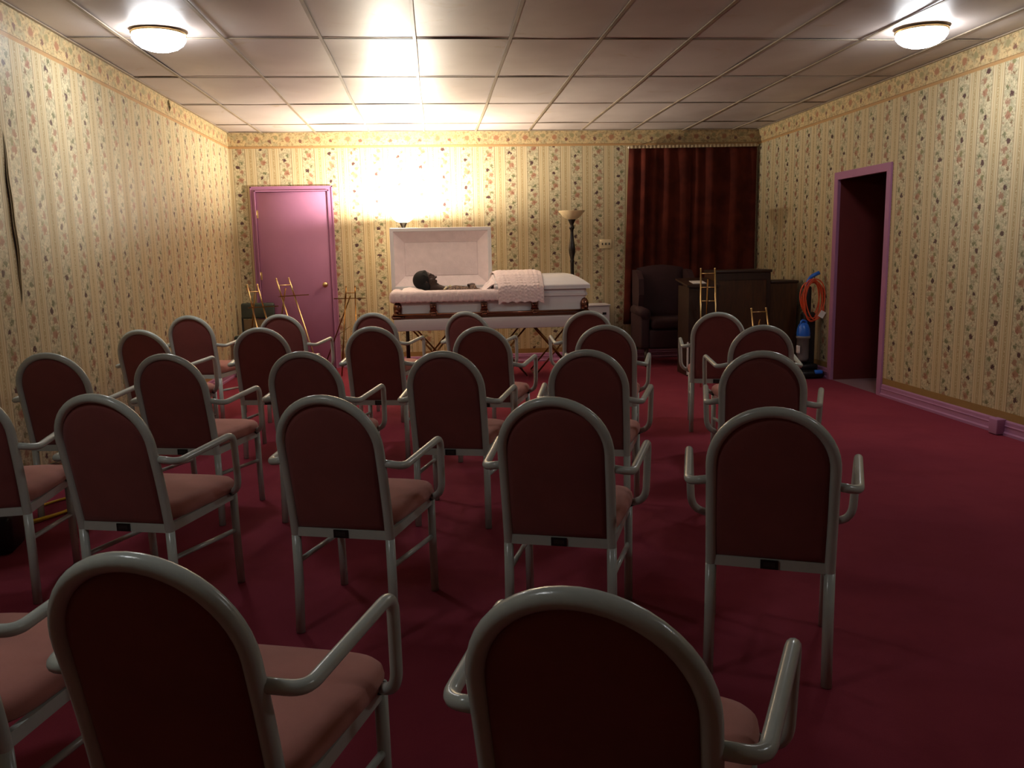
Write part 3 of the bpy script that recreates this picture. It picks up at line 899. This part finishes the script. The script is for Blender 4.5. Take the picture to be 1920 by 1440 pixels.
# dress: sleeves and bodice a little larger than the body
mb = MB()
mb.tube(smooth_path([(.085, 8.87, .902), (.14, 8.87, .885), (.22, 8.87, .887), (.40, 8.87, .878), (.58, 8.87, .866), (.72, 8.87, .862)], 5), interp([.060, .092, .114, .100, .060, .054], 26), 20, flat=.86)
for s in (-1, 1):
    mb.ball((.135, 8.87+s*.13, .887), .068, 1, 1.1, .88)
    mb.tube(smooth_path([(.14, 8.87+s*.165, .887), (.27, 8.87+s*.187, .874), (.40, 8.87+s*.167, .887)], 6), interp([.058, .050, .044], 13), 16)
    mb.tube(smooth_path([(.39, 8.87+s*.167, .887), (.405, 8.87+s*.11, .938), (.395, 8.87+s*.062, .964)], 6), interp([.046, .040, .036], 13), 16)
dr = mb.build('dress', M['dress'], per)
r = dr.modifiers.new('fuse', 'REMESH'); r.mode = 'VOXEL'; r.voxel_size = .006; r.use_smooth_shade = True
mb = MB()
for k in range(15):
    q = PI*(k/14)-PI/2
    mb.ball((.105+.018*math.cos(q), 8.87+.075*math.sin(q), .948+.018*math.cos(q)), .014, 1, 1, .7, seg=8)
for p in ((.155, 8.845, .972), (.175, 8.86, .970), (.165, 8.875, .976)): mb.ball(p, .013, seg=8)
tag(mb.build('lace_collar', M['lace'], per), 'pale lace collar with a small corsage')

# ------------------------------------------------------------ torchiere floor lamps
def torchiere(x, y, label, lit):
    t = thing('floor_lamp', label, 'floor lamp', (x, y, 0), 0, 'torchiere floor lamps')
    MB().lathe([(0, 0), (.135, 0), (.140, .008), (.128, .018), (.08, .030), (.04, .044), (.022, .07), (0, .07)], seg=32).build('base', M['dark_wood_lamp'], t)
    MB().lathe([(.0, .06), (.024, .07), (.021, .30), (.032, .33), (.021, .36), (.020, .95), (.021, 1.18), (.026, 1.205), (.020, 1.22), (.024, 1.25), (.034, 1.29), (.038, 1.33), (.034, 1.37), (.026, 1.42), (.021, 1.47),
                (.018, 1.52), (.020, 1.55), (.029, 1.565), (.029, 1.58), (.021, 1.59), (.021, 1.61), (.030, 1.63), (.044, 1.66), (.044, 1.664), (0, 1.664)], seg=24).build('pole', M['dark_wood_lamp'], t)
    MB().lathe([(.036, 1.660), (.070, 1.672), (.104, 1.698), (.124, 1.726), (.146, 1.752), (.148, 1.757), (.142, 1.757), (.120, 1.731), (.098, 1.703), (.064, 1.679), (.030, 1.668)], seg=40).build('lamp_shade', M['torch_glow'] if lit else M['alabaster'], t)
    MB().ball((0, 0, 1.688), .018, 1, 1, 1, seg=16).tube([(0, 0, 1.660), (0, 0, 1.685)], .012, 12).build('bulb', M['torch_glow'] if lit else M['paper'], t)
    if lit:
        l = bpy.data.lights.new('bulb_light', 'POINT'); l.energy = TORCH_WATT; l.color = (1, .90, .76); l.shadow_soft_size = .035
        lo = bpy.data.objects.new('bulb_light', l); COL.objects.link(lo); lo.parent = t; lo.location = (0, 0, 1.744)
    return t
torchiere(-.318, 9.42, 'torchiere floor lamp behind the open casket lid, lit and glaring on the wall', True)
torchiere(1.548, 9.38, 'unlit torchiere floor lamp with an amber bowl beside the curtain', False)

# light switch plate
sw = thing('light_switch', 'ivory triple light switch plate on the back wall right of the unlit lamp', 'light switch', (2.057, YB, 1.39))
wchild(MB().rbox((1.983, YB-.008, 1.337), (2.131, YB-.0005, 1.445), .003, 2), 'plate', M['ivory'], sw)
for k in (-1, 0, 1):
    wchild(MB().rbox((2.057+k*.042-.006, YB-.018, 1.378), (2.057+k*.042+.006, YB-.008, 1.404), .002, 2), 'toggle', M['black'], sw)

# ------------------------------------------------------------ curtain
rod = thing('curtain_rod', 'thin pale curtain rod above the maroon curtain', 'curtain rod', (3.1, YB-.10, 2.50))
wchild(MB().tube([(2.32, YB-.09, 2.497), (3.88, YB-.09, 2.512)], .008, 10), 'pole', M['rod'], rod)
wchild(MB().ball((2.318, YB-.09, 2.497), .014, seg=12), 'finial', M['rod'], rod)
wchild(MB().tube([(2.34, YB-.09, 2.497), (2.34, YB-.001, 2.497)], .006, 8).tube([(3.86, YB-.09, 2.511), (3.86, YB-.001, 2.511)], .006, 8), 'bracket', M['rod'], rod)
def curtain(x0, x1, x0b, x1b, zb, seed, label):
    rnd = random.Random(seed); mb = MB()
    ph = [rnd.uniform(0, 6.28) for _ in range(5)]
    def fn(a, b):
        z = zb+(2.496+.008*(a)-zb)*b
        xa = (x0b+(x1b-x0b)*a)*(1-b)+(x0+(x1-x0)*a)*b
        L = (x1-x0)*a
        amp = .030*(.55+.45*math.sin(L*5+ph[0])**2)
        y = math.sin(L*34+ph[1]+2.4*math.sin(L*6+ph[2]))*amp+.012*math.sin(L*17+ph[3]+(1-b)*1.5)
        y *= (.55+.45*min(1, (1-b)*5))
        return Vector((xa+.006*math.sin(L*90+ph[4])*(1-b), YB-.075+y, z))
    mb.grid(fn, 260, 24)
    o = mb.build('curtain', M['velvet'])
    o.modifiers.new('t', 'SOLIDIFY').thickness = .003
    return tag(o, label, 'curtain', 'maroon velvet curtain panels')
curtain(2.325, 3.07, 2.26, 3.05, .43, 1, 'dark maroon velvet curtain panel, left of the pair, behind the wing chair')
curtain(3.06, 3.87, 3.03, 3.87, .43, 2, 'dark maroon velvet curtain panel, right of the pair, next to the corner')
mb = MB()
def fr(a, b):
    x = 2.33+1.53*a
    return Vector((x, YB-.112-.006*abs(math.sin(x*70)), 2.482+.012*a+(.030+.006*abs(math.sin(x*43)))*b))
mb.grid(fr, 300, 3)
fro = mb.build('curtain_fringe', M['lace_trim']); fro.modifiers.new('t', 'SOLIDIFY').thickness = .004
tag(fro, 'ruffled cream heading strip along the top of the curtain', 'trim strip')

# ------------------------------------------------------------ wing chair
wc = thing('wing_chair', 'dark maroon upholstered wing chair in front of the curtain', 'chair', (2.66, 9.5, 0), 0)
U = M['maroon_uph']
def loc_child(mb, name, mat, root): return mb.build(name, mat, root)
loc_child(MB().rbox((-.27, -.30, .20), (.27, .22, .42), .03), 'seat_base', U, wc)
loc_child(MB().rbox((-.245, -.32, .42), (.245, .16, .545), .045, 4), 'seat_cushion', U, wc)
mb = MB()
def wb_(sgn):
    def f(a, b):
        x = -.28+.56*a; z = .30+(.80+.035*math.sin(PI*a))*b
        return Vector((x, .17+.10*b+sgn*.055*(math.sin(PI*a)*math.sin(PI*min(1, b*1.0)))**.3, z))
    return f
mb.grid(wb_(1), 16, 16); mb.grid(wb_(-1), 16, 16); loc_child(mb, 'backrest', U, wc)
for s in (-1, 1):
    loc_child(MB().rbox((s*.315-.055, -.30, .20), (s*.315+.055, .20, .60), .03).tube([(s*.315, -.31, .60), (s*.315, .18, .62)], .062, 16), 'armrest', U, wc)
    mb = MB()
    P = [(.20, .62), (-.02, .66), (-.06, .80), (-.04, .98), (.08, 1.07), (.28, 1.08), (.27, .62)]
    mb.prism(P, 0, s*.30-.03, s*.30+.03); loc_child(mb, 'wing', U, wc)
    for y in (-.26, .24):
        loc_child(MB().tube([(s*.29, y, .21), (s*.30, y-.02*(y < 0), .10), (s*.30, y-.03*(y < 0), .0)], [.026, .022, .016], 10), 'leg', M['dark_walnut'], wc)

# ------------------------------------------------------------ lectern and wooden cabinets
lc = thing('lectern', 'dark walnut lectern with a slanted top and white edge, left of the wood cabinets', 'lectern', (2.76, 8.62, 0))
wchild(MB().box((2.60, 8.42, 0), (2.915, 8.80, .93)), 'body', M['dark_walnut'], lc)
wchild(MB().prism([(8.39, .925), (8.83, .985), (8.83, 1.005), (8.39, .945)], 0, 2.575, 2.920), 'top', M['dark_walnut'], lc)
wchild(MB().box((2.586, 8.412, .02), (2.602, 8.424, .36)), 'edge_trim', M['paper'], lc)
pp = MB().prism([(8.47, .9575), (8.62, .978), (8.62, .983), (8.47, .9625)], 0, 2.66, 2.80).build('paper_stack', M['paper'])
tag(pp, 'small stack of white paper lying on the slanted lectern top', 'papers')
cbn = thing('wooden_cabinet', 'tall walnut cabinet with a plain panel and moulded top behind the tall brass easel', 'cabinet', (3.2, 8.75, 0))
wchild(MB().box((2.935, 8.60, 0), (3.535, 8.95, 1.055)), 'body', M['walnut'], cbn)
wchild(MB().rbox((2.925, 8.585, 1.055), (3.550, 8.96, 1.085), .008), 'top', M['dark_walnut'], cbn)
wchild(MB().box((2.935, 8.592, .0), (3.535, 8.600, .09)).box((2.935, 8.592, .98), (3.535, 8.600, 1.05)).box((2.935, 8.592, .09), (2.975, 8.600, .98)).box((3.495, 8.592, .09), (3.535, 8.600, .98)), 'panel_frame', M['dark_walnut'], cbn)
cbl = thing('wooden_cabinet', 'lower walnut cabinet between the tall one and the right wall, behind the vacuum', 'cabinet', (3.7, 8.75, 0))
wchild(MB().box((3.556, 8.64, 0), (3.85, 8.98, .935)), 'body', M['walnut'], cbl)
wchild(MB().rbox((3.552, 8.625, .935), (3.862, 8.99, .962), .008), 'top', M['dark_walnut'], cbl)

# ------------------------------------------------------------ easels
def easel(x, y, rz, top_z, half_top, half_bot, label, shelf_z, mats=('brass', 'aged_brass'), shelf=.33, lean=.30, bars=(.07,), rear_dx=0, shelf_dx=0):
    t = thing('easel', label, 'easel', (x, y, 0), rz, 'brass display easels')
    yb = -lean*.45; yt = lean*.55
    def P(s, z):
        k = z/top_z; return Vector((s*(half_bot*(1-k)+half_top*k), yb+(yt-yb)*k, z))
    for s in (-1, 1):
        MB().tube([P(s, 0.0), P(s, shelf_z)], .008, 10).build('leg', M[mats[0]], t)
        MB().tube([P(s, shelf_z), P(s, top_z)], .008, 10).ball(P(s, top_z), .010, seg=10).build('rail', M[mats[0]], t)
    for b in bars:
        MB().tube([P(-1, top_z-b), P(1, top_z-b)], .005, 8).build('cross_bar', M[mats[0]], t)
    p = P(0, shelf_z)
    MB().box((shelf_dx-shelf/2, p.y-.030, shelf_z-.003), (shelf_dx+shelf/2, p.y-.008, shelf_z+.003)).box((shelf_dx-shelf/2, p.y-.033, shelf_z-.003), (shelf_dx+shelf/2, p.y-.029, shelf_z+.007)).build('ledge', M[mats[1]], t)
    MB().tube([P(0, top_z-.10), Vector((rear_dx, yt+.28, 0))], .007, 8).build('rear_leg', M[mats[1]], t)
    MB().tube([P(0, top_z*.55), Vector((rear_dx*.5, yt+.28*.5, top_z*.42))], .003, 6).build('chain', M[mats[1]], t)
    return t
easel(-1.76, 8.85, .62, 1.03, .056, .075, 'brass easel at far left, in front of the dark green chair', .80, lean=.46, shelf_dx=.05)
easel(-1.44, 9.05, .80, 1.085, .080, .095, 'brass easel standing in front of the mauve door', .90, lean=.46, shelf=.38, shelf_dx=.06)
easel(-.955, 9.40, -.10, .97, .050, .085, 'brass easel right of the mauve door, beside the casket', .84, mats=('aged_brass', 'aged_brass'), shelf=.36, rear_dx=-.42)
easel(2.64, 7.90, -.25, 1.117, .068, .078, 'tall brass easel in front of the lectern', .42, bars=(.045, .18, .31), lean=.42)
easel(2.985, 7.35, 0, .757, .070, .082, 'short brass easel in front of the tall walnut cabinet', .34, bars=(.03,))

# dark green chair in the left back corner
gc = thing('vinyl_chair', 'dark green vinyl chair behind the brass easels in the left corner', 'chair', (-2.03, 9.70, 0), -.05)
loc_child(MB().rbox((-.19, .10, .62), (.19, .15, .80), .035, 4), 'backrest', M['green_vinyl'], gc)
loc_child(MB().rbox((-.17, .112, .40), (.17, .135, .61), .006), 'back_panel', M['tan'], gc)
loc_child(MB().rbox((-.19, -.26, .40), (.19, .12, .46), .025, 3), 'seat', M['green_vinyl'], gc)
for sx in (-1, 1):
    for sy, zt in ((-.24, .41), (.13, .64)):
        loc_child(MB().tube([(sx*.185, sy, 0), (sx*.185, sy, zt)], .011, 10), 'leg', M['black'], gc)

# ------------------------------------------------------------ vacuum cleaner by the doorway
vc = thing('vacuum_cleaner', 'upright black and blue vacuum cleaner in the corner beside the doorway', 'vacuum cleaner', (3.74, 8.16, 0), 0)
def lch(mb, name, mat, root=vc): return mb.build(name, mat, root)
lch(MB().rbox((-.11, -.20, .012), (.13, .10, .085), .03, 4).rbox((-.08, -.10, .08), (.10, .06, .14), .02), 'base', M['black'])
lch(MB().rbox((.02, -.215, .05), (.10, -.16, .092), .015), 'base_badge', M['blue_plastic'])
for s in (-1, 1): lch(MB().lathe([(0, -.015), (.04, -.015), (.044, 0), (.04, .015), (0, .015)], seg=20, M=Matrix.Translation((s*.10+.01, .08, .045)) @ Matrix.Rotation(PI/2, 4, 'Y')), 'wheel', M['black'])
lch(MB().rbox((-.03, -.02, .12), (.10, .09, .66), .03, 4).rbox((-.005, .0, .62), (.055, .06, .92), .02), 'body', M['black'])
lch(MB().lathe([(0, .17), (.052, .17), (.058, .20), (.060, .395), (.070, .40), (.070, .425), (0, .425)], (-.045, -.045, 0), 24), 'dust_bin', M['clear_bin'])
lch(MB().lathe([(.066, .425), (.068, .45), (.062, .50), (.046, .54), (.030, .555), (0, .56)], (-.045, -.045, 0), 24).tube(round_path([(-.09, -.055, .50), (-.075, -.06, .585), (-.02, -.05, .575), (-.01, -.04, .50)], .025), .011, 8), 'bin_lid', M['blue_plastic'])
lch(MB().tube(round_path([(.020, .03, .84), (.010, .02, .96), (.040, .01, 1.015), (.120, -.005, 1.055)], .04), [.019]*18 if False else .019, 12), 'handle', M['blue_plastic'])
lch(MB().rbox((-.122, -.115, .255), (-.104, -.06, .33), .003), 'label', M['paper'])
cd = MB()
rnd = random.Random(5)
for k in range(7):
    pts = []
    A = .080+.030*rnd.random(); B = .175+.04*rnd.random(); cx = .035+.03*rnd.random(); cz = .77+.02*rnd.random(); yy = -.035+.012*k-.03
    for q in range(28):
        a = 2*PI*q/28; pts.append((cx+A*math.cos(a)+.01*math.sin(a*2+k), yy+.01*math.sin(a+k), cz+B*math.sin(a)))
    cd.tube(pts, .0062, 7, closed=True)
oc = cd.build('coiled_cord', M['orange_cord']); oc.location = (3.74, 8.16, 0)
tag(oc, 'orange power cord coiled over the vacuum cleaner handle', 'cord')
pt = MB().box((-.028, -.0015, -.034), (.028, .0015, .034)).build('cord_tag', M['paper'], oc)
pt.location = (.125, -.085, .64); pt.rotation_euler = (.1, .5, 0)

# ------------------------------------------------------------ yellow cord and box at the left wall
yc = MB().tube(smooth_path([(-2.235, 4.10, .009), (-2.18, 4.17, .009), (-2.09, 4.30, .009), (-2.0, 4.48, .009), (-1.94, 4.72, .009), (-1.80, 5.0, .009)], 8), .008, 10)
yc.tube(smooth_path([(-2.235, 4.13, .026), (-2.17, 4.19, .025), (-2.06, 4.30, .025), (-1.98, 4.46, .018), (-1.90, 4.72, .009), (-1.70, 4.92, .009)], 8), .008, 10)
yc.tube(smooth_path([(-2.2, 4.55, .009), (-2.12, 4.72, .009), (-1.98, 4.84, .009), (-1.86, 4.80, .026), (-1.74, 4.62, .009)], 8), .007, 10)
tag(yc.build('extension_cord', M['yellow_cord']), 'yellow extension cord trailing across the carpet at the left wall', 'cord')
bg = thing('tool_bag', 'dark open tool bag on the carpet under the leftmost chairs', 'bag', (-2.08, 3.93, 0), .15)
lch(MB().rbox((-.13, -.10, 0), (.11, .10, .19), .03, 3), 'body', M['black'], bg)
lch(MB().rbox((-.10, -.08, .19), (-.01, .04, .225), .012), 'contents', M['foil'], bg)
lch(MB().tube(smooth_path([(.08, -.07, .18), (.09, -.04, .25), (.09, .04, .25), (.08, .07, .18)], 6), .008, 8), 'handle', M['tan'], bg)

bpy.context.view_layer.update()
